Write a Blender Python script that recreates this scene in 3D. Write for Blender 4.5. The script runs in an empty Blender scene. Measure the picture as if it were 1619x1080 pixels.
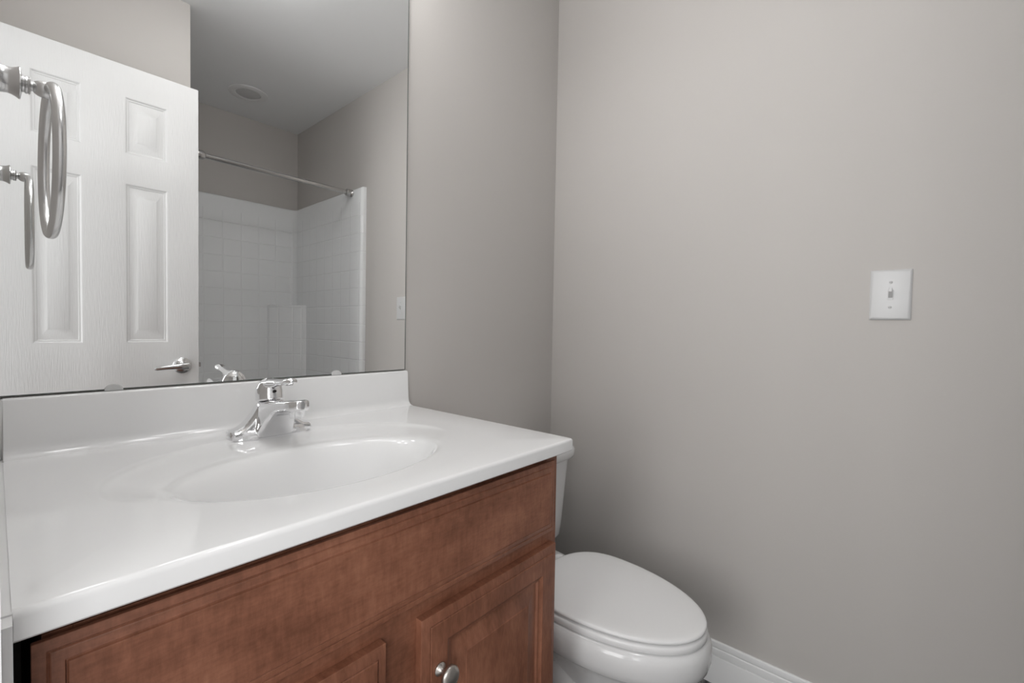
import bpy, bmesh, math, random
from mathutils import Vector, Matrix
sc = bpy.context.scene
COL = sc.collection
rad = math.radians
PI = math.pi

# ---------------------------------------------------------------- camera
CAM = Vector((-0.0052, -1.0416, 1.0744))
F_PX, YAW, PITCH, ROLL = 712.33, -48.973, -1.623, 1.025
y_, p_, r_ = rad(YAW), rad(PITCH), rad(ROLL)
fwd = Vector((math.sin(-y_)*math.cos(p_), math.cos(y_)*math.cos(p_), math.sin(p_)))
rt = fwd.cross(Vector((0, 0, 1))).normalized()
up = rt.cross(fwd)
rt2 = rt*math.cos(r_) + up*math.sin(r_)
up2 = -rt*math.sin(r_) + up*math.cos(r_)
cd = bpy.data.cameras.new('camera')
cd.sensor_width = 36.0
cd.lens = F_PX*36.0/1619.0
cd.clip_start = 0.01
cam = bpy.data.objects.new('camera', cd)
COL.objects.link(cam)
M = Matrix((rt2, up2, -fwd)).transposed().to_4x4()
M.translation = CAM
cam.matrix_world = M
sc.camera = cam

# ---------------------------------------------------------------- world and exposure
w = bpy.data.worlds.new('world')
sc.world = w
w.use_nodes = True
w.node_tree.nodes['Background'].inputs[0].default_value = (1.0, 1.0, 1.0, 1)
w.node_tree.nodes['Background'].inputs[1].default_value = 0.75
sc.view_settings.view_transform = 'Standard'
sc.view_settings.look = 'None'
sc.view_settings.gamma = 1.0
sc.view_settings.use_curve_mapping = False
sc.view_settings.exposure = 0.03
BULB_STRENGTH = 23.0
DOME_STRENGTH = 16.5
HALL_POWER = 31.0
HALL_POWER2 = 20.0

# added fill lights in the unseen hallway, shining in through the open doorway
def hall_fill(name, power, loc, rot_z, sx, sy):
    l = bpy.data.lights.new(name, 'AREA')
    l.energy = power; l.shape = 'RECTANGLE'; l.size = sx; l.size_y = sy
    l.color = (1.0, 1.0, 1.0)
    o = bpy.data.objects.new(name, l); COL.objects.link(o)
    o.location = loc; o.rotation_euler = (rad(90), 0, rad(rot_z))
hall_fill('hallway_fill_straight', HALL_POWER, (-1.9, -0.9, 1.45), -90, 1.0, 1.6)  # added source, straight in, brightens the right wall
hall_fill('hallway_fill_diagonal', HALL_POWER2, (-0.9, -2.0, 1.6), -45, 1.2, 1.3)  # added source, slanting in to lift the cabinet front and mirror wall

# ---------------------------------------------------------------- dimensions
W, D, H, T = 0.743, 0.5585, 0.8613, 0.024
XR, YB, ZC = 1.4411, -2.2946, 2.442
YW = 0.006           # painted wall behind the mirror
ZSUR = 1.8906
XA, YA = 0.5615, -1.3209      # corner of the wall beside the shower
XL = -0.0045
DY0, DY1 = -0.577, -1.2       # doorway in the left wall
XD = 0.5627                   # free edge of the open door

# ---------------------------------------------------------------- materials
def nt(name):
    m = bpy.data.materials.new(name)
    m.use_nodes = True
    b = m.node_tree.nodes['Principled BSDF']
    return m, m.node_tree, b

def plain(name, col, rough=0.5, metal=0.0, spec=None, coat=0.0):
    m, t, b = nt(name)
    b.inputs['Base Color'].default_value = (*col, 1)
    b.inputs['Roughness'].default_value = rough
    b.inputs['Metallic'].default_value = metal
    if spec is not None: b.inputs['Specular IOR Level'].default_value = spec
    if coat:
        b.inputs['Coat Weight'].default_value = coat
        b.inputs['Coat Roughness'].default_value = 0.06
    return m

def add_bump(m, scale, strength, dist, stretch=(1, 1, 1), detail=3, colour=None):
    t = m.node_tree; b = t.nodes['Principled BSDF']
    tc = t.nodes.new('ShaderNodeTexCoord'); mp = t.nodes.new('ShaderNodeMapping')
    mp.inputs['Scale'].default_value = stretch
    n = t.nodes.new('ShaderNodeTexNoise'); n.inputs['Scale'].default_value = scale
    n.inputs['Detail'].default_value = detail
    bp = t.nodes.new('ShaderNodeBump'); bp.inputs['Strength'].default_value = strength
    bp.inputs['Distance'].default_value = dist
    t.links.new(tc.outputs['Object'], mp.inputs[0]); t.links.new(mp.outputs[0], n.inputs['Vector'])
    t.links.new(n.outputs[0], bp.inputs['Height']); t.links.new(bp.outputs[0], b.inputs['Normal'])
    return n

M_wall = plain('wall_paint', (0.575, 0.55, 0.526), 0.55, spec=0.25)
add_bump(M_wall, 260, 0.06, 0.002)
M_ceil = plain('ceiling_paint', (0.88, 0.885, 0.89), 0.8, spec=0.1)
M_trim = plain('trim_paint', (0.82, 0.82, 0.82), 0.35)
M_door = plain('door_paint', (0.80, 0.80, 0.80), 0.30, spec=0.45)
add_bump(M_door, 55, 0.6, 0.0012, stretch=(7, 7, 0.35), detail=5)
M_marble = plain('cultured_marble', (0.84, 0.84, 0.84), 0.075, spec=0.5)
M_porc = plain('porcelain', (0.78, 0.78, 0.78), 0.10, spec=0.5)
M_seat = plain('seat_plastic', (0.87, 0.87, 0.87), 0.22, spec=0.4)
M_plast = plain('switch_plastic', (0.64, 0.64, 0.64), 0.3)
M_chrome = plain('chrome', (0.86, 0.86, 0.87), 0.07, 1.0)
M_nick = plain('satin_nickel', (0.70, 0.70, 0.70), 0.24, 1.0)
M_rod = plain('rod_metal', (0.50, 0.49, 0.48), 0.2, 1.0)
M_knob = plain('pewter_metal', (0.48, 0.45, 0.42), 0.33, 1.0)
M_mirror = plain('mirror_silver', (0.90, 0.905, 0.90), 0.0, 1.0)
M_glassedge = plain('mirror_glass_edge', (0.10, 0.12, 0.11), 0.25)
M_clip = plain('clear_clip_plastic', (0.62, 0.62, 0.62), 0.15)
M_dark = plain('dark_gap', (0.012, 0.009, 0.008), 0.8)
M_slot = plain('screw_slot', (0.25, 0.25, 0.25), 0.5)
M_lens = plain('frosted_lens', (0.62, 0.62, 0.62), 0.4)
M_pan = plain('shower_pan_acrylic', (0.78, 0.78, 0.78), 0.25)

# shower wall panels moulded as square tiles
def tile_mat():
    m, t, b = nt('moulded_tile_panel')
    b.inputs['Base Color'].default_value = (0.91, 0.92, 0.925, 1)
    b.inputs['Roughness'].default_value = 0.16
    b.inputs['Specular IOR Level'].default_value = 0.45
    g = t.nodes.new('ShaderNodeNewGeometry'); sp = t.nodes.new('ShaderNodeSeparateXYZ')
    t.links.new(g.outputs['Position'], sp.inputs[0])
    def groove(sock, step, off):
        a = t.nodes.new('ShaderNodeMath'); a.operation = 'ADD'; a.inputs[1].default_value = off
        f = t.nodes.new('ShaderNodeMath'); f.operation = 'PINGPONG'; f.inputs[1].default_value = step/2
        t.links.new(sock, a.inputs[0]); t.links.new(a.outputs[0], f.inputs[0])
        r = t.nodes.new('ShaderNodeMapRange'); r.interpolation_type = 'SMOOTHSTEP'
        r.inputs['From Min'].default_value = 0.0; r.inputs['From Max'].default_value = 0.0045
        t.links.new(f.outputs[0], r.inputs[0])
        return r.outputs[0]
    gx = groove(sp.outputs[0], 0.107, 0.003); gy = groove(sp.outputs[1], 0.107, 0.009); gz = groove(sp.outputs[2], 0.107, -0.045+0.03)
    m1 = t.nodes.new('ShaderNodeMath'); m1.operation = 'MINIMUM'
    t.links.new(gx, m1.inputs[0]); t.links.new(gy, m1.inputs[1])
    m2 = t.nodes.new('ShaderNodeMath'); m2.operation = 'MINIMUM'
    t.links.new(m1.outputs[0], m2.inputs[0]); t.links.new(gz, m2.inputs[1])
    lt = t.nodes.new('ShaderNodeMath'); lt.operation = 'GREATER_THAN'; lt.inputs[1].default_value = 1.80
    t.links.new(sp.outputs[2], lt.inputs[0])
    mx = t.nodes.new('ShaderNodeMath'); mx.operation = 'MAXIMUM'
    t.links.new(m2.outputs[0], mx.inputs[0]); t.links.new(lt.outputs[0], mx.inputs[1])
    n = t.nodes.new('ShaderNodeTexNoise'); n.inputs['Scale'].default_value = 7.0
    t.links.new(g.outputs['Position'], n.inputs['Vector'])
    ad = t.nodes.new('ShaderNodeMath'); ad.operation = 'MULTIPLY_ADD'; ad.inputs[1].default_value = 1.6
    t.links.new(n.outputs[0], ad.inputs[0]); t.links.new(mx.outputs[0], ad.inputs[2])
    bp = t.nodes.new('ShaderNodeBump'); bp.inputs['Strength'].default_value = 0.7; bp.inputs['Distance'].default_value = 0.0022
    t.links.new(ad.outputs[0], bp.inputs['Height']); t.links.new(bp.outputs[0], b.inputs['Normal'])
    return m
M_tile = tile_mat()

def wood(name, vertical=False):
    m, t, b = nt(name)
    tc = t.nodes.new('ShaderNodeTexCoord')
    def noise(scale, stretch, detail=4, rough=0.55):
        mp = t.nodes.new('ShaderNodeMapping'); mp.inputs['Scale'].default_value = stretch
        n = t.nodes.new('ShaderNodeTexNoise'); n.inputs['Scale'].default_value = scale
        n.inputs['Detail'].default_value = detail; n.inputs['Roughness'].default_value = rough
        t.links.new(tc.outputs['Object'], mp.inputs[0]); t.links.new(mp.outputs[0], n.inputs['Vector'])
        return n.outputs[0]
    s_long = (1, 1, 6) if not vertical else (6, 1, 1)
    a = noise(7, s_long, 6, 0.6)
    c = noise(9, (1, 1, 1), 3)
    d = noise(42, (3.2, 1, 0.8), 5, 0.7)
    fine = noise(260, (1, 1, 0.25) if vertical else (0.25, 1, 1), 2)
    def mix(x, y, f):
        k = t.nodes.new('ShaderNodeMix'); k.data_type = 'FLOAT'; k.inputs[0].default_value = f
        t.links.new(x, k.inputs[2]); t.links.new(y, k.inputs[3]); return k.outputs[0]
    v = mix(mix(mix(a, c, 0.62), d, 0.30), fine, 0.14)
    r = t.nodes.new('ShaderNodeValToRGB')
    e = r.color_ramp.elements
    e[0].position = 0.385; e[0].color = (0.150, 0.056, 0.030, 1)
    e[1].position = 0.615; e[1].color = (0.33, 0.142, 0.084, 1)
    x = e.new(0.5); x.color = (0.235, 0.094, 0.054, 1)
    t.links.new(v, r.inputs[0]); t.links.new(r.outputs[0], b.inputs['Base Color'])
    b.inputs['Roughness'].default_value = 0.42
    b.inputs['Specular IOR Level'].default_value = 0.4
    bp = t.nodes.new('ShaderNodeBump'); bp.inputs['Strength'].default_value = 0.1; bp.inputs['Distance'].default_value = 0.001
    t.links.new(fine, bp.inputs['Height']); t.links.new(bp.outputs[0], b.inputs['Normal'])
    return m
M_woodh = wood('stained_maple')
M_woodv = wood('stained_maple_upright', True)

def floor_mat():
    m, t, b = nt('speckled_vinyl')
    tc = t.nodes.new('ShaderNodeTexCoord')
    n = t.nodes.new('ShaderNodeTexNoise'); n.inputs['Scale'].default_value = 90; n.inputs['Detail'].default_value = 6
    r = t.nodes.new('ShaderNodeValToRGB'); e = r.color_ramp.elements
    e[0].position = 0.38; e[0].color = (0.03, 0.03, 0.03, 1)
    e[1].position = 0.62; e[1].color = (0.22, 0.22, 0.215, 1)
    t.links.new(tc.outputs['Object'], n.inputs['Vector']); t.links.new(n.outputs[0], r.inputs[0])
    t.links.new(r.outputs[0], b.inputs['Base Color']); b.inputs['Roughness'].default_value = 0.5
    return m
M_floor = floor_mat()

def emis(name, col, s):
    m, t, b = nt(name)
    b.inputs['Base Color'].default_value = (*col, 1)
    b.inputs['Emission Color'].default_value = (*col, 1)
    b.inputs['Emission Strength'].default_value = s
    return m
M_dome = emis('fill_dome', (1.0, 1.0, 1.0), DOME_STRENGTH)
M_bulb = emis('lit_bulb', (1.0, 1.0, 1.0), BULB_STRENGTH)

# ---------------------------------------------------------------- helpers
def obj(name, bm, mats, parent=None, smooth=None, bevel=None, seg=2, sub=0, recalc=True):
    if recalc: bmesh.ops.recalc_face_normals(bm, faces=bm.faces)
    me = bpy.data.meshes.new(name)
    bm.to_mesh(me); bm.free()
    if not isinstance(mats, (list, tuple)): mats = [mats]
    for m in mats: me.materials.append(m)
    o = bpy.data.objects.new(name, me)
    COL.objects.link(o)
    if parent: o.parent = parent
    if bevel:
        b = o.modifiers.new('bevel', 'BEVEL'); b.width = bevel; b.segments = seg
        b.limit_method = 'ANGLE'; b.angle_limit = rad(35)
        b.harden_normals = True
        smooth = 40 if smooth is None else smooth
    if sub:
        s = o.modifiers.new('subdivision', 'SUBSURF'); s.levels = sub; s.render_levels = sub
        smooth = 60 if smooth is None else smooth
    if smooth is not None:
        for p in me.polygons: p.use_smooth = True
        if not sub:
            me.set_sharp_from_angle(angle=rad(smooth))
    return o

def thing(name, label, cat, loc=(0, 0, 0), group=None):
    o = bpy.data.objects.new(name, None); COL.objects.link(o)
    o.location = loc; o.empty_display_size = 0.05
    o['label'] = label; o['category'] = cat
    if group: o['group'] = group
    bpy.context.view_layer.update()
    return o

def keep(o, parent):
    """parent a mesh given in world coordinates without moving it"""
    o.parent = parent
    o.matrix_parent_inverse = parent.matrix_world.inverted()
    return o

def struct(name, bm, m, **k):
    o = obj(name, bm, m, **k); o['kind'] = 'structure'; return o

def box(bm, x0, x1, y0, y1, z0, z1, mi=0):
    if x0 > x1: x0, x1 = x1, x0
    if y0 > y1: y0, y1 = y1, y0
    if z0 > z1: z0, z1 = z1, z0
    v = [bm.verts.new(p) for p in ((x0,y0,z0),(x1,y0,z0),(x1,y1,z0),(x0,y1,z0),(x0,y0,z1),(x1,y0,z1),(x1,y1,z1),(x0,y1,z1))]
    for f in ((0,3,2,1),(4,5,6,7),(0,1,5,4),(1,2,6,5),(2,3,7,6),(3,0,4,7)):
        bm.faces.new([v[i] for i in f]).material_index = mi
    return bm

def B(*a, **k): return box(bmesh.new(), *a, **k)

def loft(bm, rings, close=True, cap=(True, True), mi=0):
    vr = [[bm.verts.new(p) for p in r] for r in rings]
    n = len(rings[0])
    for a, b in zip(vr, vr[1:]):
        for i in range(n if close else n-1):
            j = (i+1) % n
            bm.faces.new((a[i], a[j], b[j], b[i])).material_index = mi
    if close and cap[0]: bm.faces.new(list(reversed(vr[0]))).material_index = mi
    if close and cap[1]: bm.faces.new(vr[-1]).material_index = mi
    return vr

def lathe(bm, prof, org, axis, n=32, cap=(True, True), mi=0):
    """prof: (distance along axis, radius)"""
    a = Vector(axis).normalized()
    u = a.orthogonal().normalized(); v = a.cross(u)
    rings = []
    for d, r in prof:
        c = Vector(org) + a*d
        rings.append([c + (u*math.cos(2*PI*i/n) + v*math.sin(2*PI*i/n))*max(r, 1e-5) for i in range(n)])
    loft(bm, rings, cap=cap, mi=mi)
    return bm

def tube(bm, pts, rads, n=20, flat=None, upv=None):
    """sweep with a radius (or (ru, rv)) per point"""
    pts = [Vector(p) for p in pts]
    rings = []
    u = None
    for i, p in enumerate(pts):
        t = (pts[min(i+1, len(pts)-1)] - pts[max(i-1, 0)]).normalized()
        if upv is not None:
            v = Vector(upv); v = (v - t*v.dot(t)).normalized(); u = t.cross(v)
        else:
            u = t.orthogonal().normalized() if u is None else (u - t*u.dot(t)).normalized()
            v = t.cross(u)
        r = rads[i] if isinstance(rads, (list, tuple)) else rads
        ru, rv = r if isinstance(r, tuple) else (r, r)
        rings.append([p + u*math.cos(2*PI*k/n)*ru + v*math.sin(2*PI*k/n)*rv for k in range(n)])
    loft(bm, rings)
    return bm

def extrude_profile(bm, prof, p0, p1, fn):
    """prof: closed list of (a,b); fn(a,b,end) -> point"""
    loft(bm, [[fn(a, b, p0) for a, b in prof], [fn(a, b, p1) for a, b in prof]])
    return bm

def panelled(bm, xs, zs, y, panels, rings, sgn, mi=0):
    """front of a board in the plane y, split at xs/zs; cells in panels get nested rings
    rings: (inset_x, inset_z, depth) ; depth goes into the board, sgn=-1 faces -y"""
    vc = {}
    def V(x, yy, z):
        k = (round(x, 5), round(yy, 5), round(z, 5))
        if k not in vc: vc[k] = bm.verts.new((x, yy, z))
        return vc[k]
    for i in range(len(xs)-1):
        for j in range(len(zs)-1):
            x0, x1, z0, z1 = xs[i], xs[i+1], zs[j], zs[j+1]
            if (i, j) not in panels:
                bm.faces.new([V(x0, y, z0), V(x1, y, z0), V(x1, y, z1), V(x0, y, z1)]).material_index = mi
                continue
            prev = [V(x0, y, z0), V(x1, y, z0), V(x1, y, z1), V(x0, y, z1)]
            for ix, iz, d in rings:
                yy = y - sgn*d
                cur = [V(x0+ix, yy, z0+iz), V(x1-ix, yy, z0+iz), V(x1-ix, yy, z1-iz), V(x0+ix, yy, z1-iz)]
                for k in range(4):
                    bm.faces.new([prev[k], prev[(k+1) % 4], cur[(k+1) % 4], cur[k]]).material_index = mi
                prev = cur
            bm.faces.new(prev).material_index = mi

def board_sides(bm, x0, x1, z0, z1, ya, yb, xs, zs):
    """four edges of a board between the planes ya and yb, with the same splits"""
    def strip(pa, pb):
        for k in range(len(pa)-1):
            bm.faces.new([bm.verts.new(p) for p in (pa[k], pa[k+1], pb[k+1], pb[k])])
    for x in (x0, x1): strip([(x, ya, z) for z in zs], [(x, yb, z) for z in zs])
    for z in (z0, z1): strip([(x, ya, z) for x in xs], [(x, yb, z) for x in xs])
    bmesh.ops.remove_doubles(bm, verts=bm.verts, dist=1e-5)

# ================================================================ ROOM
struct('floor', B(-0.11, XR+0.1, YB-0.1, YW+0.1, -0.06, 0), M_floor)
struct('ceiling', B(-0.11, XR+0.1, YB-0.1, YW+0.1, ZC, ZC+0.06), M_ceil)
struct('wall_front', B(-0.11, XR, YW, YW+0.1, 0, ZC), M_wall)
struct('wall_right', B(XR, XR+0.1, YB-0.1, YW+0.1, 0, ZC), M_wall)
struct('wall_back', B(XA, XR, YB-0.1, YB, 0, ZC), M_wall)
bm = bmesh.new()                       # left wall with the doorway cut out
box(bm, -0.11, XL, DY0, YW, 0, ZC)
box(bm, -0.11, XL, DY1-0.019, DY0, 2.075, ZC)
box(bm, -0.11, XL, YA, DY1-0.019, 0, ZC)
struct('wall_left', bm, M_wall)
struct('wall_shower_side', B(-0.11, XA, YB-0.1, YA, 0, ZC), M_wall)

# doorway jambs, head and hall-side casing
bm = bmesh.new()
box(bm, -0.112, XL+0.0002, DY0-0.019, DY0, 0, 2.056)
box(bm, -0.112, XL+0.0002, DY0-0.019, DY1-0.019, 2.056, 2.075)
box(bm, -0.112, -0.04, DY1-0.019, DY1, 0, 2.056)
box(bm, -0.126, -0.112, DY0-0.005, DY0+0.055, 0, 2.13)
box(bm, -0.126, -0.112, DY1-0.075, DY1-0.013, 0, 2.13)
box(bm, -0.126, -0.112, DY1-0.075, DY0+0.055, 2.065, 2.13)
struct('trim_1', bm, M_trim)

# baseboards
def base_prof():
    return [(0, 0), (0.013, 0), (0.0135, 0.004), (0.0125, 0.084), (0.0115, 0.0862), (0.0085, 0.0868), (0.0085, 0.0885), (0.0105, 0.0900),
            (0.0105, 0.101), (0.0092, 0.1075), (0.0065, 0.1095), (0.0065, 0.1115), (0.0080, 0.1135), (0.0080, 0.122),
            (0.0062, 0.1275), (0.003, 0.1299), (0, 0.1299)]
bm = bmesh.new()
extrude_profile(bm, base_prof(), YA-0.06, YW, lambda a, b, e: (XR-a, e, b))
struct('baseboard_right', bm, M_trim, smooth=30)
bm = bmesh.new()
extrude_profile(bm, base_prof(), 0.745, XR-0.013, lambda a, b, e: (e, YW-a, b))
struct('baseboard_front', bm, M_trim, smooth=30)
bm = bmesh.new()
extrude_profile(bm, base_prof(), 0.0, XA, lambda a, b, e: (e, YA+a, b))
struct('baseboard_back', bm, M_trim, smooth=30)

# ================================================================ OPEN DOOR (seen in the mirror)
DX0, DF, DT = -0.032, -1.2105, 0.035
xs = [DX0, 0.079, 0.208, 0.326, 0.459, XD]
zs = [0.010, 0.235, 0.79, 0.993, 1.603, 1.713, 1.928, 2.044]
pan = {(i, j) for i in (1, 3) for j in (1, 3, 5)}
rings = [(0.0035, 0.0035, 0.0015), (0.007, 0.007, 0.0055), (0.0115, 0.0115, 0.0055), (0.0135, 0.0135, 0.0075), (0.017, 0.017, 0.0075), (0.036, 0.050, 0.0022), (0.0375, 0.0515, 0.0012)]
bm = bmesh.new()
panelled(bm, xs, zs, DF, pan, rings, 1)
panelled(bm, xs, zs, DF-DT, pan, rings, -1)
board_sides(bm, DX0, XD, zs[0], zs[-1], DF, DF-DT, xs, zs)
door = struct('door_1', bm, M_door, bevel=0.0012, seg=2)
door['label'] = 'white six panel door standing open opposite the vanity, seen in the mirror'
HX, HZ = 0.504, 0.898
hb = bmesh.new()
lathe(hb, [(0, 0.0325), (0.004, 0.0325), (0.0075, 0.029), (0.010, 0.021), (0.013, 0.0145), (0.040, 0.0115), (0.043, 0.0125)], (HX, DF, HZ), (0, 1, 0), 40)
tube(hb, [(HX+0.016, DF+0.050, HZ), (HX+0.010, DF+0.052, HZ+0.001), (HX-0.02, DF+0.053, HZ), (HX-0.06, DF+0.052, HZ-0.002), (HX-0.092, DF+0.048, HZ-0.005), (HX-0.100, DF+0.046, HZ-0.006)],
     [(0.005, 0.006), (0.0075, 0.0125), (0.0065, 0.0105), (0.0055, 0.0085), (0.005, 0.008), (0.003, 0.005)], 20, upv=(0, 0, 1))
h = obj('door_handle', hb, M_nick, smooth=40); h.parent = door; h['label'] = 'satin nickel lever handle'
hb = bmesh.new()
lathe(hb, [(0, 0.0325), (0.004, 0.0325), (0.0075, 0.029), (0.010, 0.021), (0.013, 0.0145), (0.040, 0.0115)], (HX, DF-DT, HZ), (0, -1, 0), 32)
h = obj('door_rosette', hb, M_nick, smooth=40); h.parent = door
lb = bmesh.new()
box(lb, XD, XD+0.0015, DF-0.030, DF-0.005, HZ-0.028, HZ+0.028)
box(lb, XD, XD+0.010, DF-0.024, DF-0.012, HZ-0.009, HZ+0.009)
h = obj('latch', lb, M_nick, bevel=0.001); h.parent = door

# ================================================================ SHOWER
sh = thing('shower_surround', 'white moulded tile-look shower surround in the corner behind, seen in the mirror', 'shower', (XA, YA, 0))
TS = 0.030
yf = -1.395                              # front edge of the side panels
def rounded_corner(cx, cy, r, a0, a1, n=8):
    return [(cx + r*math.cos(a0+(a1-a0)*i/n), cy + r*math.sin(a0+(a1-a0)*i/n)) for i in range(n+1)]
R = 0.045
inner = [(XR-0.0005, yf+0.0235), (XR-0.012, yf+0.022), (XR-0.020, yf+0.020), (XR-0.028, yf+0.014), (XR-TS, yf+0.006), (XR-TS, yf-0.03), (XR-TS, -1.6), (XR-TS, -1.9)]
inner += rounded_corner(XR-TS-R, YB+TS+R, R, 0, -PI/2)
inner += [(1.15, YB+TS), (0.85, YB+TS)]
inner += rounded_corner(XA+TS+R, YB+TS+R, R, -PI/2, -PI)
inner += [(XA+TS, -1.9), (XA+TS, -1.6), (XA+TS, yf-0.03), (XA+TS, yf+0.006), (XA+0.028, yf+0.014), (XA+0.020, yf+0.020), (XA+0.012, yf+0.022), (XA+0.0005, yf+0.0235)]
outer = [(XR-0.001, yf+0.022)]*5 + [(XR-0.001, yf-0.03), (XR-0.001, -1.6), (XR-0.001, -1.9)] + [(XR-0.001, YB+0.001)]*9 + [(1.15, YB+0.001), (0.85, YB+0.001)] + [(XA+0.001, YB+0.001)]*9 + \
        [(XA+0.001, -1.9), (XA+0.001, -1.6), (XA+0.001, yf-0.03)] + [(XA+0.001, yf+0.022)]*5
def lerp2(a, b, t): return (a[0]*(1-t)+b[0]*t, a[1]*(1-t)+b[1]*t)
bm = bmesh.new()
levels = [(0.10, 0), (1.0, 0), (ZSUR-0.012, 0), (ZSUR-0.004, 0.08), (ZSUR, 0.28), (ZSUR, 0.97)]
rows = [[(*lerp2(p, q, t), z) for p, q in zip(inner, outer)] for z, t in levels]
loft(bm, rows, close=False)
# front returns to the wall
for e in (0, -1):
    pass
bmesh.ops.remove_doubles(bm, verts=bm.verts, dist=1e-5)
keep(obj('surround_panel', bm, M_tile, smooth=50), sh)
# corner shelf column (diagonal lower part)
def column(cx, sx):
    a = [(cx, YB+TS+0.185), (cx-sx*0.012, YB+TS+0.178), (cx-sx*0.085, YB+TS+0.085) , (cx-sx*0.178, YB+TS+0.012), (cx-sx*0.185, YB+TS), (cx+sx*0.01, YB+TS-0.01)]
    b = bmesh.new()
    c = (cx-sx*0.01, YB+TS+0.01)
    loft(b, [[(*p, 0.10) for p in a], [(*p, 1.203) for p in a], [(*lerp2(p, c, 0.03), 1.209) for p in a], [(*lerp2(p, c, 0.09), 1.211) for p in a]])
    return b
keep(obj('corner_shelf', column(XR-TS, 1), M_tile, smooth=50), sh)
keep(obj('corner_shelf', column(XA+TS, -1), M_tile, smooth=50), sh)
bm = bmesh.new()
x0, x1, y0, y1 = XA+0.001, XR-0.001, yf+0.022, YB+0.001
def rr(x0, x1, y0, y1, z): return [(x0, y0, z), (x1, y0, z), (x1, y1, z), (x0, y1, z)]
loft(bm, [rr(x0, x1, y0, y1, 0), rr(x0, x1, y0, y1, 0.105), rr(x0+0.05, x1-0.05, y0-0.05, y1+0.05, 0.105), rr(x0+0.07, x1-0.07, y0-0.08, y1+0.07, 0.03), rr(x0+0.4, x1-0.4, y0-0.4, y1+0.4, 0.022)])
keep(obj('shower_pan', bm, M_pan, bevel=0.012, seg=4), sh)

RY, RZ = -1.485, 1.868
rod = thing('shower_rod', 'chrome shower curtain rod without a curtain, across the shower opening', 'curtain rod', (XA+TS, RY, RZ))
xl, xr = XA+TS, XR-TS
keep(obj('rod', lathe(bmesh.new(), [(0.03, 0.0125), (xr-xl-0.03, 0.0125)], (xl, RY, RZ), (1, 0, 0), 28), M_rod, smooth=40), rod)
fl = [(0, 0.0205), (0.004, 0.0215), (0.007, 0.019), (0.010, 0.0215), (0.014, 0.019), (0.017, 0.0215), (0.036, 0.0205), (0.040, 0.0165), (0.042, 0.0127)]
keep(obj('rod_flange', lathe(bmesh.new(), [(d*1.6, q) for d, q in fl], (xl, RY, RZ), (1, 0, 0), 28), M_rod, smooth=40), rod)
keep(obj('rod_flange', lathe(bmesh.new(), fl, (xr, RY, RZ), (-1, 0, 0), 28), M_rod, smooth=40), rod)

# recessed ceiling fixture over the shower
LX, LY = 0.996, -1.935
rl = thing('recessed_light', 'unlit round recessed ceiling light over the shower, seen in the mirror', 'ceiling light', (LX, LY, ZC))
keep(obj('trim_ring', lathe(bmesh.new(), [(0, 0.100), (0.002, 0.103), (0.005, 0.102), (0.008, 0.090), (0.009, 0.072), (0.008, 0.066), (0.004, 0.064), (0, 0.064)], (LX, LY, ZC), (0, 0, -1), 56, cap=(False, False)), M_trim, smooth=50), rl)
keep(obj('lens', lathe(bmesh.new(), [(0, 0.0638), (0.005, 0.0638), (0.0075, 0.057), (0.009, 0.03), (0.0095, 0.0)], (LX, LY, ZC), (0, 0, -1), 48), M_lens, smooth=50), rl)

# ================================================================ VANITY TOP with integral bowl
vt = thing('sink_countertop', 'glossy white vanity top with integral oval sink and backsplash', 'countertop', (0, YW, H-T))
bc, ba, bb_ = (0.338, -0.357), 0.198, 0.121       # bowl opening
oc, oa, ob = (0.344, -0.300), 0.268, 0.198        # wide shallow recess around it
X0, X1, Y0, Y1 = 0.001, W, -D, -0.0365             # flat top
rc, re = 0.003, 0.006
NA = 240
angs = [2*PI*i/NA for i in range(NA)]
def rect_pt(cx, cy, a):
    dx, dy = math.cos(a), math.sin(a)
    x0, x1, y0, y1 = X0, X1-re, Y0+re, Y1
    ts = []
    if dx > 1e-9: ts.append((x1-cx)/dx)
    if dx < -1e-9: ts.append((x0-cx)/dx)
    if dy > 1e-9: ts.append((y1-cy)/dy)
    if dy < -1e-9: ts.append((y0-cy)/dy)
    t = min(ts); x, y = cx+dx*t, cy+dy*t
    nx = 1.0 if abs(x-x1) < 1e-7 else 0.0
    ny = -1.0 if abs(y-y0) < 1e-7 else 0.0
    c = (x1-rc, y0+rc)
    if x > c[0] and y < c[1]:
        v = Vector((x-c[0], y-c[1])).normalized()
        x, y = c[0]+v.x*rc, c[1]+v.y*rc; nx, ny = v.x, v.y
    return x, y, nx, ny
def blend(t):      # 0 at bowl rim, 1 at outer recess
    return t
rings = []
def ell(c, a, b, ang): return (c[0]+a*math.cos(ang), c[1]+b*math.sin(ang))
# bowl interior from the drain outwards; (scale, depth)
BD = 0.125
prof = [(0.115, BD), (0.13, BD-0.001), (0.25, BD-0.004), (0.40, BD-0.012), (0.55, BD-0.026), (0.68, BD-0.045), (0.79, BD-0.070), (0.84, (0.040, 0.040)), (0.885, (0.0295, 0.0325)), (0.92, (0.0215, 0.0245)), (0.95, (0.0160, 0.0160)), (0.975, (0.0122, 0.0090)), (1.0, (0.0093, 0.0038)), (1.02, (0.0075, 0.0016)), (1.045, (0.0060, 0.0004)), (1.075, (0.0050, 0.0))]
def back(a):      # 1 at the back of the bowl, 0 at the front
    f = min(max((math.sin(a)+0.25)/0.6, 0), 1)
    return f*f*(3-2*f)
for s, d in prof:
    sh_ = 1-s if s < 1 else 0
    def pd(a): return d if not isinstance(d, tuple) else d[0]*back(a)+d[1]*(1-back(a))
    rings.append([(*ell((bc[0], bc[1]+0.025*sh_), ba*s, bb_*s, a), H-pd(a)) for a in angs])
sN = prof[-1][0]
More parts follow.
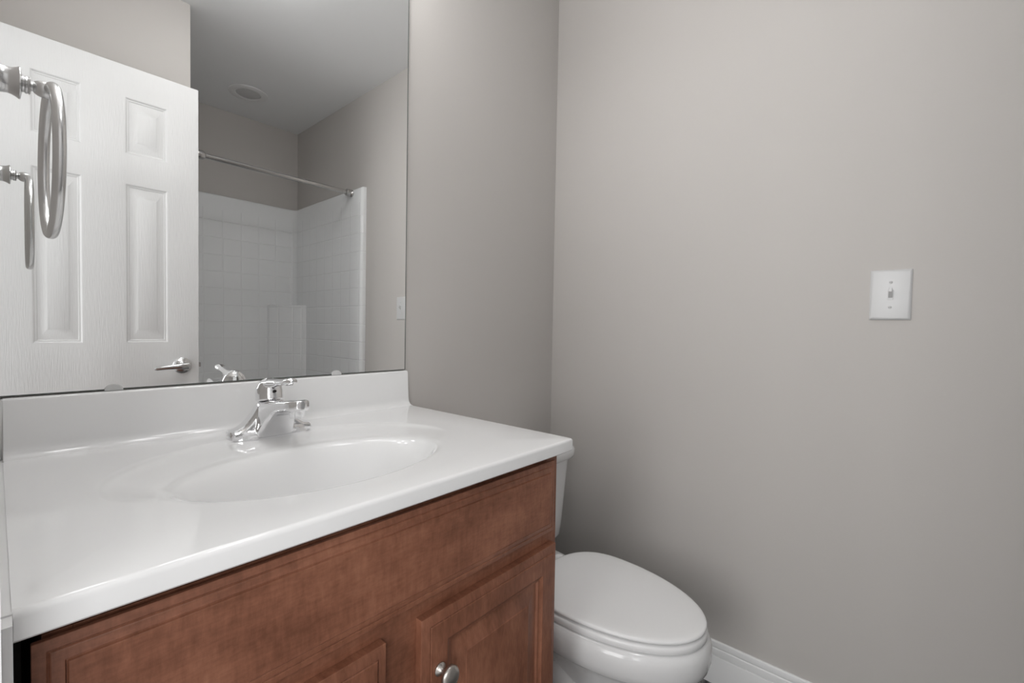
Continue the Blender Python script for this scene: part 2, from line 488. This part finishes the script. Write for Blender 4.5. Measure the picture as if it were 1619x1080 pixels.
for t, d in [(0.2, 0.0045), (0.4, 0.0045), (0.6, 0.0043), (0.76, 0.004), (0.86, 0.0034), (0.93, 0.0018), (0.97, 0.0007), (1.0, 0.0)]:
    def dep(a):
        return d*back(a)
    rings.append([(*lerp2(ell(bc, ba*sN, bb_*sN, a), ell(oc, oa, ob, a), t), H-dep(a)) for a in angs])
rp = [rect_pt(oc[0], oc[1], a) for a in angs]
for cxy, nn in (((X0, Y0+re), (0, -1)), ((X0, Y1), (0, 0)), ((X1-re, Y1), (1, 0))):     # keep the corners square
    k = min(range(NA), key=lambda q: math.hypot(rp[q][0]-cxy[0], rp[q][1]-cxy[1]))
    rp[k] = (*cxy, *nn)
# the front corner by the toilet is slightly rounded
ks = sorted(range(NA), key=lambda q: math.hypot(rp[q][0]-(X1-re), rp[q][1]-(Y0+re)))[:1]
for k in ks: rp[k] = (X1-re-0.001, Y0+re+0.001, 0.7071, -0.7071)
for t in (0.05, 0.35, 1.0):
    rings.append([(*lerp2(ell(oc, oa, ob, a), (p[0], p[1]), t), H) for a, p in zip(angs, rp)])
for k in range(1, 6):
    th = PI/2*k/5
    rings.append([(p[0]+p[2]*re*math.sin(th), p[1]+p[3]*re*math.sin(th), H-re*(1-math.cos(th))) for p in rp])
rings.append([(p[0]+p[2]*re, p[1]+p[3]*re, H-T+0.002) for p in rp])
rings.append([(p[0]+p[2]*(re-0.002), p[1]+p[3]*(re-0.002), H-T) for p in rp])
rings.append([(*ell(bc, ba*1.05, bb_*1.06, a), H-T) for a in angs])
for s, d in reversed(prof[1:7]):
    rings.append([(*ell(bc, ba*s+0.01, bb_*s+0.012, a), H-max(d+0.012, T+0.002)) for a in angs])
bm = bmesh.new()
loft(bm, rings, cap=(True, True))
top = keep(obj('counter_slab', bm, M_marble, smooth=35), vt)
bm = bmesh.new()   # backsplash with cove
CR = 0.018
pr = [(YW, H-T), (-0.0365, H-T), (-0.0365, H)] + [(-0.0355+CR*math.sin(rad(q)), H+CR*(1-math.cos(rad(q)))) for q in range(8, 84, 8)] + [(-0.0168, H+0.0195), (-0.0125, H+0.0872), (-0.0110, H+0.0905), (-0.0080, H+0.0920), (YW, H+0.0920)]
extrude_profile(bm, pr, 0.001, W, lambda a, b, e: (e, a, b))
keep(obj('backsplash', bm, M_marble, bevel=0.0015, seg=2), vt)
bm = bmesh.new(); box(bm, XL, 0.0016, -D, -0.012, H-T+0.001, H-0.0008); box(bm, XL, 0.0016, -0.013, YW, H-T+0.001, H+0.091)
keep(obj('caulk_bead', bm, M_trim), vt)
keep(obj('drain', lathe(bmesh.new(), [(0, 0.0225), (0.002, 0.0225), (0.003, 0.019), (0.0015, 0.016), (0.004, 0.015), (0.006, 0.008), (0.0065, 0.0)], (bc[0], bc[1]+0.022, H-BD), (0, 0, 1), 32), M_chrome, smooth=40), vt)

# ================================================================ FAUCET
FX, FY = 0.350, -0.106
ZF = H-0.0043
ft = thing('faucet', 'chrome single-lever faucet standing behind the sink', 'faucet', (FX, FY, ZF))
def rsec(y, xt, xb, zt, zb, n=40, e=0.42):
    """rounded section across the spout; half width xt at the top, xb at the bottom"""
    pts = []
    for k in range(n):
        a = 2*PI*k/n
        cx = math.copysign(abs(math.cos(a))**e, math.cos(a)); cz = math.copysign(abs(math.sin(a))**e, math.sin(a))
        f = (cz+1)/2
        pts.append((FX + (xb*(1-f)+xt*f)*cx, y, (zt+zb)/2 + (zt-zb)/2*cz))
    return pts
bm = bmesh.new()
# low base plate with rounded ends
def foot(hx, hy, z, e=0.78, n=64):
    return [(FX+hx*math.copysign(abs(math.cos(2*PI*k/n))**0.55, math.cos(2*PI*k/n)), FY+hy*math.copysign(abs(math.sin(2*PI*k/n))**0.9, math.sin(2*PI*k/n)), z) for k in range(n)]
loft(bm, [foot(0.076, 0.0275, ZF), foot(0.0765, 0.028, ZF+0.002), foot(0.0755, 0.0272, ZF+0.012), foot(0.0735, 0.0255, ZF+0.0165), foot(0.068, 0.021, ZF+0.019), foot(0.05, 0.012, ZF+0.0195)])
# concave shoulders climbing from the two ends to the tower
NX = 44; cols = []
for i in range(NX+1):
    x = -0.070+0.140*i/NX
    t = min(max((0.070-abs(x))/0.047, 0), 1)
    hgt = 0.019 + 0.046*t**2.0
    hw = 0.0245 - 0.004*t
    ring = []
    for k in range(20):
        a = 2*PI*k/20
        cy = math.copysign(abs(math.cos(a))**0.7, math.cos(a)); cz_ = math.copysign(abs(math.sin(a))**0.7, math.sin(a))
        ring.append((FX+x, FY+0.001+hw*cy, ZF+0.001+(hgt-0.001)*(cz_+1)/2))
    cols.append(ring)
loft(bm, cols)
# tower and spout
loft(bm, [rsec(-0.074, 0.012, 0.020, 0.914, ZF+0.001), rsec(-0.078, 0.019, 0.026, 0.920, ZF+0.001), rsec(-0.090, 0.0235, 0.031, 0.9245, ZF+0.001), rsec(-0.110, 0.0240, 0.036, 0.9265, ZF+0.001), rsec(-0.126, 0.0236, 0.038, 0.9280, ZF+0.001), rsec(-0.1325, 0.0232, 0.037, 0.9290, ZF+0.003),
      rsec(-0.140, 0.0228, 0.0345, 0.930, ZF+0.014), rsec(-0.152, 0.0222, 0.0300, 0.932, ZF+0.031), rsec(-0.168, 0.0216, 0.0250, 0.9335, ZF+0.047), rsec(-0.185, 0.0212, 0.0222, 0.9355, ZF+0.0565), rsec(-0.200, 0.0208, 0.0210, 0.9372, ZF+0.060), rsec(-0.220, 0.0202, 0.0202, 0.9395, ZF+0.0625),
      rsec(-0.233, 0.0182, 0.0182, 0.9405, ZF+0.0635), rsec(-0.241, 0.0145, 0.0145, 0.9408, ZF+0.0645), rsec(-0.2455, 0.0090, 0.0090, 0.9408, ZF+0.0655), rsec(-0.247, 0.0040, 0.0040, 0.9403, ZF+0.0665)])
body = keep(obj('body', bm, M_chrome), ft)
md = body.modifiers.new('remesh', 'REMESH'); md.mode = 'VOXEL'; md.voxel_size = 0.001; md.use_smooth_shade = True
md = body.modifiers.new('smooth', 'SMOOTH'); md.factor = 0.5; md.iterations = 9
bm = lathe(bmesh.new(), [(-0.004, 0.0125), (0.007, 0.0125), (0.008, 0.0118), (0.013, 0.0115), (0.014, 0.0100), (0.010, 0.009)], (FX, -0.225, ZF+0.0645), (0, 0, -1), 32)
keep(obj('aerator', bm, M_chrome, smooth=40), ft)
# domed cap with lever
bm = lathe(bmesh.new(), [(0, 0.0225), (0.001, 0.0243), (0.004, 0.0250), (0.014, 0.0248), (0.025, 0.0228), (0.034, 0.0185), (0.041, 0.0120), (0.0445, 0.005), (0.0452, 0.0)], (FX, -0.102, 0.9250), (0, 0.12, 1), 40, cap=(True, True))
tube(bm, [(FX, -0.084, 0.952), (FX, -0.100, 0.958), (FX, -0.122, 0.9605), (FX, -0.148, 0.9635), (FX, -0.175, 0.9672), (FX, -0.192, 0.9695), (FX, -0.202, 0.9705), (FX, -0.2075, 0.9705)],
     [(0.010, 0.006), (0.0170, 0.0100), (0.0150, 0.0090), (0.0108, 0.0062), (0.0110, 0.0058), (0.0120, 0.0078), (0.0105, 0.0066), (0.0035, 0.002)], 24, upv=(0, 0, 1))
hd = keep(obj('handle', bm, M_chrome), ft)
md = hd.modifiers.new('remesh', 'REMESH'); md.mode = 'VOXEL'; md.voxel_size = 0.0009; md.use_smooth_shade = True
md = hd.modifiers.new('smooth', 'SMOOTH'); md.factor = 0.5; md.iterations = 6
bm = lathe(bmesh.new(), [(0, 0.0025), (0.006, 0.0025), (0.0062, 0.001)], (FX, -0.1225, 0.945), (0, -1, 0.1), 16)
keep(obj('set_screw', bm, M_dark, smooth=40), ft)

# ================================================================ VANITY CABINET
CX1 = 0.7385
FFY = -0.5200          # face frame plane
DFY = -0.5385          # front of doors and drawer front
cab = thing('vanity_cabinet', 'reddish brown stained maple vanity cabinet under the white top', 'cabinet', (0, YW, 0))
bm = bmesh.new()
zt = H-T
box(bm, 0.0175, 0.032, FFY+0.02, YW-0.001, 0.0, zt)
box(bm, CX1-0.016, CX1, FFY+0.02, YW-0.001, 0.0, zt)
box(bm, 0.032, CX1-0.016, FFY+0.02, YW-0.001, 0.095, 0.11)
box(bm, 0.032, CX1-0.016, YW-0.012, YW-0.001, 0.11, zt)
box(bm, 0.032, CX1-0.016, FFY+0.07, FFY+0.085, 0.0, 0.095)
keep(obj('carcass', bm, M_woodv), cab)
bm = bmesh.new()
def frame_piece(x0, x1, z0, z1): box(bm, x0, x1, FFY, FFY+0.02, z0, z1)
frame_piece(0.0175, 0.036, 0.095, 0.818); frame_piece(CX1-0.036, CX1, 0.095, zt)
frame_piece(0.036, CX1-0.036, 0.79, 0.818); frame_piece(0.036, CX1-0.036, 0.635, 0.70); frame_piece(0.036, CX1-0.036, 0.095, 0.135)
frame_piece(0.325, 0.399, 0.135, 0.635)
keep(obj('face_frame', bm, M_woodh, bevel=0.0006), cab)
bm = bmesh.new(); box(bm, XL, 0.0012, DY0+0.001, -D-0.0005, 0.0, H-0.002); box(bm, XL, 0.0012, -D-0.0005, FFY+0.02, 0.0, H-T-0.0005)
k = keep(obj('filler_strip', bm, M_trim), cab); k['label'] = 'narrow white filler strip at the wall'
# dark recess strip where the frame meets the underside of the top
# drawer front (false) with stepped edge
def slab_front(name, x0, x1, z0, z1, rings, yfront, yback, mat, panels=None):
    d0 = rings[0][2]                      # the rim lies behind the front plane
    yfront += d0
    rings = [(a, b, d-d0) for a, b, d in rings[1:]]
    bm = bmesh.new()
    panelled(bm, [x0, x1], [z0, z1], yfront, {(0, 0)}, rings, -1)
    panelled(bm, [x0, x1], [z0, z1], yback, set(), [], 1)
    board_sides(bm, x0, x1, z0, z1, yfront, yback, [x0, x1], [z0, z1])
    return keep(obj(name, bm, mat, bevel=0.0009, seg=2), cab)
G = 0.0016
dr_rings = [(0.0005, 0.0005, 0.0062), (0.0085, 0.0085, 0.0042), (0.0093, 0.0093, 0.0058), (0.0105, 0.0105, 0.0040), (0.0190, 0.0190, 0.0016), (0.0198, 0.0198, 0.0030), (0.0210, 0.0210, 0.0002)]
slab_front('drawer_front', 0.0110, 0.7155, 0.6800, 0.8185, dr_rings, DFY, FFY-0.0070, M_woodh)
def cab_door(x0, x1, knob_x):
    # raised panel door: bevelled edge, flat stiles, sticking, field
    rg = [(0.0005, 0.0005, 0.0050), (0.0135, 0.0135, 0.0010), (0.0143, 0.0143, 0.0022), (0.0152, 0.0152, 0.0), (0.046, 0.046, 0.0), (0.0475, 0.0475, 0.0015), (0.052, 0.052, 0.0038), (0.0555, 0.0555, 0.0045),
          (0.0580, 0.0580, 0.0085), (0.0610, 0.0610, 0.0085), (0.0640, 0.0640, 0.0075), (0.0860, 0.0860, 0.0022), (0.0872, 0.0872, 0.0012)]
    d = slab_front('door', x0, x1, 0.118, 0.6525, rg, DFY, FFY, M_woodv)
    kz = 0.569
    b = lathe(bmesh.new(), [(0, 0.0095), (0.002, 0.0098), (0.004, 0.0080), (0.007, 0.0050), (0.013, 0.0045), (0.016, 0.0060), (0.0185, 0.0125), (0.021, 0.0158), (0.0245, 0.0165), (0.028, 0.0145), (0.030, 0.0095), (0.031, 0.0)], (0, 0, 0), (0, -1, 0), 36)
    for v in b.verts:
        if v.co.y < -0.015: v.co.z *= 1.05; v.co.x *= 0.95
        v.co += Vector((knob_x, DFY, kz))
    k = obj('knob', b, M_knob, smooth=50); k.parent = d
    k.matrix_parent_inverse = (cab.matrix_world @ d.matrix_parent_inverse).inverted()
    k['label'] = 'round pewter knob'
cab_door(0.0150, 0.3340, 0.3090)
cab_door(0.3925, 0.7215, 0.4230)

# ================================================================ MIRROR
mi = thing('wall_mirror', 'large frameless mirror on the wall above the backsplash', 'mirror', (0.37, YW, H+0.0935))
bm = bmesh.new()
mz0, mz1 = H+0.0945, 2.0
box(bm, XL+0.0003, W-0.0010, 0.0, YW-0.0005, mz0, mz1, 1)
for f in bm.faces:
    if abs(f.calc_center_median().y) < 1e-6: f.material_index = 0
keep(obj('mirror_glass', bm, [M_mirror, M_glassedge], recalc=True), mi)
bm = bmesh.new()
box(bm, W-0.0028, W-0.0010, -0.0004, 0.0, mz0, mz1)
keep(obj('mirror_edge', bm, M_glassedge), mi)
bm = bmesh.new()
box(bm, XL+0.0003, W-0.0028, -0.0004, 0.0, mz0, mz0+0.0013)
keep(obj('mirror_edge', bm, M_glassedge), mi)
def clip(x):
    b = bmesh.new()
    out = [(x-0.0125, H+0.0925)] + [(x-0.0125*math.cos(PI*k/12), H+0.0935+0.0105*math.sin(PI*k/12)) for k in range(13)] + [(x+0.0125, H+0.0925)]
    loft(b, [[(px, -0.0035, pz) for px, pz in out], [(px, -0.0002, pz) for px, pz in out]])
    keep(obj('mirror_clip', b, M_clip, bevel=0.001), mi)
clip(0.131); clip(0.541)

# ================================================================ TOWEL RING
TX, TY, TZ = 0.0415, -0.2535, 1.3508
tr = thing('towel_ring', 'satin nickel towel ring mounted on the left wall beside the mirror', 'towel ring', (0, TY, TZ))
prof = [(0, 0.0200), (0.0015, 0.0200), (0.003, 0.0165), (0.006, 0.0142), (0.010, 0.0132), (0.014, 0.0136), (0.0175, 0.0152), (0.0195, 0.0166), (0.0205, 0.0164), (0.0212, 0.0120), (0.0220, 0.0085), (0.0232, 0.0080), (0.0245, 0.0092), (0.0255, 0.0090),
        (0.0262, 0.0084), (0.0270, 0.0094), (0.0280, 0.0084), (0.0285, 0.0050), (0.0298, 0.0046), (0.0308, 0.0062), (0.0318, 0.0068), (0.0335, 0.0078), (0.036, 0.0086), (0.040, 0.0086), (0.0440, 0.0078), (0.0455, 0.005), (0.0458, 0.0)]
keep(obj('mounting_post', lathe(bmesh.new(), [(d*1.07, q*1.08) for d, q in prof], (XL, TY, TZ), (1, 0, 0), 40), M_nick, smooth=35), tr)
bm = bmesh.new()
RR, rt_ = 0.0858, 0.0054
cz = TZ + 0.0 - RR
rings = []
N = 72
for i in range(N):
    a = 2*PI*i/N
    c = Vector((TX-0.0017*math.sin(a), TY-0.004+RR*math.sin(a), cz+RR*math.cos(a)))
    e = Vector((0, math.sin(a), math.cos(a)))
    rings.append([c + e*math.cos(2*PI*k/16)*rt_ + Vector((1, 0, 0))*math.sin(2*PI*k/16)*rt_*1.05 for k in range(16)])
vr = loft(bm, rings, cap=(False, False))
for i in range(16):
    j = (i+1) % 16
    bm.faces.new((vr[-1][i], vr[-1][j], vr[0][j], vr[0][i]))
keep(obj('ring', bm, M_nick, smooth=60), tr)

# ================================================================ LIGHT SWITCH
SY, SZ, SW, SH_ = -1.0125, 1.174, 0.0795, 0.1225
sw = thing('light_switch', 'white toggle light switch on the beige right wall', 'light switch', (XR, SY, SZ))
bm = bmesh.new()
def prect(x, hw, hh): return [(x, SY-hw, SZ-hh), (x, SY+hw, SZ-hh), (x, SY+hw, SZ+hh), (x, SY-hw, SZ+hh)]
loft(bm, [prect(XR, SW/2, SH_/2), prect(XR-0.0025, SW/2, SH_/2), prect(XR-0.0055, SW/2-0.0035, SH_/2-0.0035), prect(XR-0.0062, SW/2-0.0075, SH_/2-0.0075)])
keep(obj('cover_plate', bm, M_plast, bevel=0.0008), sw)
XS = XR-0.0062
bm = bmesh.new()
box(bm, XS-0.0008, XS+0.001, SY-0.0056, SY+0.0056, SZ-0.0125, SZ+0.0125)
loft(bm, [[(XS-0.0005, SY+sy*0.0042, SZ+sz) for sy, sz in ((-1, -0.008), (1, -0.008), (1, 0.010), (-1, 0.010))],
          [(XS-0.013, SY+sy*0.0034, SZ+sz) for sy, sz in ((-1, 0.007), (1, 0.007), (1, 0.0165), (-1, 0.0165))]])
keep(obj('toggle', bm, M_plast, bevel=0.0008), sw)
for dz in (0.0305, -0.0305):
    b = lathe(bmesh.new(), [(0, 0.0036), (0.0008, 0.0034), (0.0013, 0.0022)], (XS, SY, SZ+dz), (-1, 0, 0), 20)
    box(b, XS-0.0016, XS-0.0010, SY-0.0030, SY+0.0030, SZ+dz-0.0004, SZ+dz+0.0004, 1)
    keep(obj('screw', b, [M_plast, M_slot], smooth=30), sw)

# ================================================================ TOILET
TXC = 1.022
to = thing('toilet', 'white two-piece toilet with closed lid between the vanity and right wall', 'toilet', (TXC, -0.4, 0))
def tsec(y0, y1, hw, z, n=64, e=0.2):
    cy, hy = (y0+y1)/2, abs(y1-y0)/2
    out = []
    for k in range(n):
        a = 2*PI*k/n
        out.append((TXC+hw*math.copysign(abs(math.cos(a))**e, math.cos(a)), cy+hy*math.copysign(abs(math.sin(a))**e, math.sin(a)), z))
    return out
bm = bmesh.new()
loft(bm, [tsec(-0.045, -0.180, 0.172, 0.376), tsec(-0.035, -0.196, 0.197, 0.383), tsec(-0.027, -0.206, 0.211, 0.399), tsec(-0.025, -0.209, 0.215, 0.44), tsec(-0.022, -0.222, 0.230, 0.655)])
keep(obj('tank', bm, M_porc, smooth=45), to)
bm = bmesh.new()
loft(bm, [tsec(-0.018, -0.228, 0.235, 0.651), tsec(-0.014, -0.235, 0.241, 0.655), tsec(-0.012, -0.239, 0.245, 0.664), tsec(-0.012, -0.239, 0.245, 0.684), tsec(-0.016, -0.235, 0.241, 0.691), tsec(-0.03, -0.22, 0.226, 0.694)])
keep(obj('tank_lid', bm, M_porc, smooth=45), to)
b = lathe(bmesh.new(), [(0, 0.011), (0.006, 0.011), (0.010, 0.007), (0.016, 0.006)], (TXC-0.14, -0.219, 0.615), (0, -1, 0), 20)
tube(b, [(TXC-0.145, -0.236, 0.615), (TXC-0.12, -0.238, 0.612), (TXC-0.085, -0.236, 0.606)], [(0.004, 0.006), (0.0035, 0.006), (0.003, 0.005)], 14, upv=(0, 0, 1))
keep(obj('flush_handle', b, M_chrome, smooth=50), to)
# seat / lid outline: elongated
def egg(z, grow=0.0, yb=-0.302, yt=-0.729, hw=0.162, n=56, flat=True):
    out = []
    ym = -0.45
    for k in range(n):
        a = 2*PI*k/n
        s, c = math.sin(a), math.cos(a)
        x = (hw+grow)*math.copysign(abs(c)**0.97, c)
        if s < 0: y = ym + (abs(yt-ym)+grow)*s          # front
        else:
            y = ym + (abs(yb-ym)+grow)*(s**0.80)
            x = (hw+grow)*math.copysign(abs(c)**0.80, c)
        out.append((TXC+x, y, z))
    return out
def tilt(bm, k=0.0):
    return bm
bm = bmesh.new()
def eggrow(z, g): return egg(z, g)
loft(bm, [egg(0.4045, -0.006), egg(0.4045, -0.002), egg(0.4060, 0.0), egg(0.4092, 0.0005), egg(0.4120, -0.0012), egg(0.4137, -0.005), egg(0.4148, -0.012), egg(0.4160, -0.03), egg(0.4168, -0.08), egg(0.4170, -0.12)])
keep(obj('lid', bm, M_seat, smooth=60), to)
bm = bmesh.new()
loft(bm, [egg(0.3825, -0.006), egg(0.3825, -0.001), egg(0.3845, 0.002), egg(0.3955, 0.002), egg(0.3995, -0.001), egg(0.4008, -0.008), egg(0.4008, -0.07), egg(0.3825, -0.07)], cap=(False, False))
keep(obj('seat', bm, M_seat, smooth=60), to)
for s in (-1, 1):
    bm = lathe(bmesh.new(), [(0, 0.016), (0.010, 0.015), (0.018, 0.012), (0.021, 0.006)], (TXC+s*0.073, -0.286, 0.382), (0, 0, 1), 24)
    keep(obj('hinge', bm, M_seat, smooth=40), to)
# bowl and pedestal
def E2(z, cy, hy, hw, e=0.9, n=56):
    out = []
    for k in range(n):
        a = 2*PI*k/n; s, c = math.sin(a), math.cos(a)
        out.append((TXC+hw*math.copysign(abs(c)**e, c), cy+hy*math.copysign(abs(s)**e, s), z))
    return out
bm = bmesh.new()
yb2 = -0.24
loft(bm, [E2(0.0, -0.37, 0.235, 0.104, 0.75), E2(0.012, -0.37, 0.235, 0.104, 0.75), E2(0.03, -0.37, 0.228, 0.096, 0.75), E2(0.12, -0.37, 0.218, 0.088, 0.75), E2(0.19, -0.375, 0.224, 0.094, 0.78),
          E2(0.240, -0.385, 0.240, 0.106, 0.82), E2(0.272, -0.40, 0.262, 0.124, 0.85), E2(0.290, -0.41, 0.276, 0.138, 0.86), E2(0.296, -0.42, 0.288, 0.146, 0.88),
          egg(0.303, -0.010, yb=yb2), egg(0.308, -0.001, yb=yb2), egg(0.317, 0.0070, yb=yb2), egg(0.333, 0.0115, yb=yb2), egg(0.350, 0.0130, yb=yb2), egg(0.364, 0.0120, yb=yb2), egg(0.374, 0.0085, yb=yb2), egg(0.380, 0.002, yb=yb2), egg(0.3815, -0.004, yb=yb2), egg(0.3815, -0.03, yb=yb2)])
keep(obj('bowl', bm, M_porc, smooth=60), to)
# tank support behind the bowl and the trapway
bm = bmesh.new()
loft(bm, [tsec(-0.06, -0.33, 0.085, 0.0, e=0.6), tsec(-0.06, -0.33, 0.080, 0.12, e=0.6), tsec(-0.05, -0.32, 0.082, 0.24, e=0.55), tsec(-0.035, -0.33, 0.105, 0.33, e=0.5), tsec(-0.03, -0.33, 0.125, 0.375, e=0.45), tsec(-0.035, -0.325, 0.12, 0.3835, e=0.45)])
tube(bm, [(TXC-0.085, -0.52, 0.05), (TXC-0.088, -0.47, 0.16), (TXC-0.090, -0.40, 0.205), (TXC-0.088, -0.33, 0.17), (TXC-0.085, -0.28, 0.08), (TXC-0.083, -0.24, 0.02)], [0.02, 0.032, 0.036, 0.034, 0.032, 0.03], 20)
tube(bm, [(TXC+0.085, -0.52, 0.05), (TXC+0.088, -0.47, 0.16), (TXC+0.090, -0.40, 0.205), (TXC+0.088, -0.33, 0.17), (TXC+0.085, -0.28, 0.08), (TXC+0.083, -0.24, 0.02)], [0.02, 0.032, 0.036, 0.034, 0.032, 0.03], 20)
keep(obj('trapway', bm, M_porc, smooth=60), to)

# ================================================================ VANITY LIGHT above the mirror (just out of the picture)
VZ = 2.115
vl = thing('vanity_light', 'three-globe vanity light bar on the wall above the mirror', 'wall lamp', (0.37, YW, VZ))
b = B(0.075, 0.665, YW-0.03, YW, VZ-0.055, VZ+0.055)
keep(obj('back_plate', b, M_nick, bevel=0.004), vl)
for x in (0.16, 0.37, 0.58):
    b = lathe(bmesh.new(), [(0, 0.028), (0.025, 0.028), (0.030, 0.020), (0.042, 0.019)], (x, YW-0.03, VZ), (0, -1, 0), 24)
    s = keep(obj('socket', b, M_nick, smooth=40), vl)
    b = bmesh.new(); bmesh.ops.create_uvsphere(b, u_segments=32, v_segments=20, radius=0.052)
    bmesh.ops.translate(b, vec=(x, YW-0.118, VZ), verts=b.verts)
    keep(obj('bulb', b, M_bulb, smooth=60), vl)

# unseen dome lamp, added mid-ceiling to even out room and shower light
cl = thing('ceiling_fill_lamp', 'added round flush fill lamp with a frosted dome in the middle of the ceiling', 'ceiling lamp', (0.60, -0.80, ZC))
keep(obj('base', lathe(bmesh.new(), [(0, 0.125), (0.018, 0.125), (0.022, 0.118), (0.022, 0.112)], (0.60, -0.80, ZC), (0, 0, -1), 48), M_nick, smooth=40), cl)
keep(obj('dome', lathe(bmesh.new(), [(0.020, 0.112), (0.035, 0.110), (0.055, 0.097), (0.072, 0.072), (0.082, 0.040), (0.085, 0.0)], (0.60, -0.80, ZC), (0, 0, -1), 48), M_dome, smooth=60), cl)
bpy.context.view_layer.update()
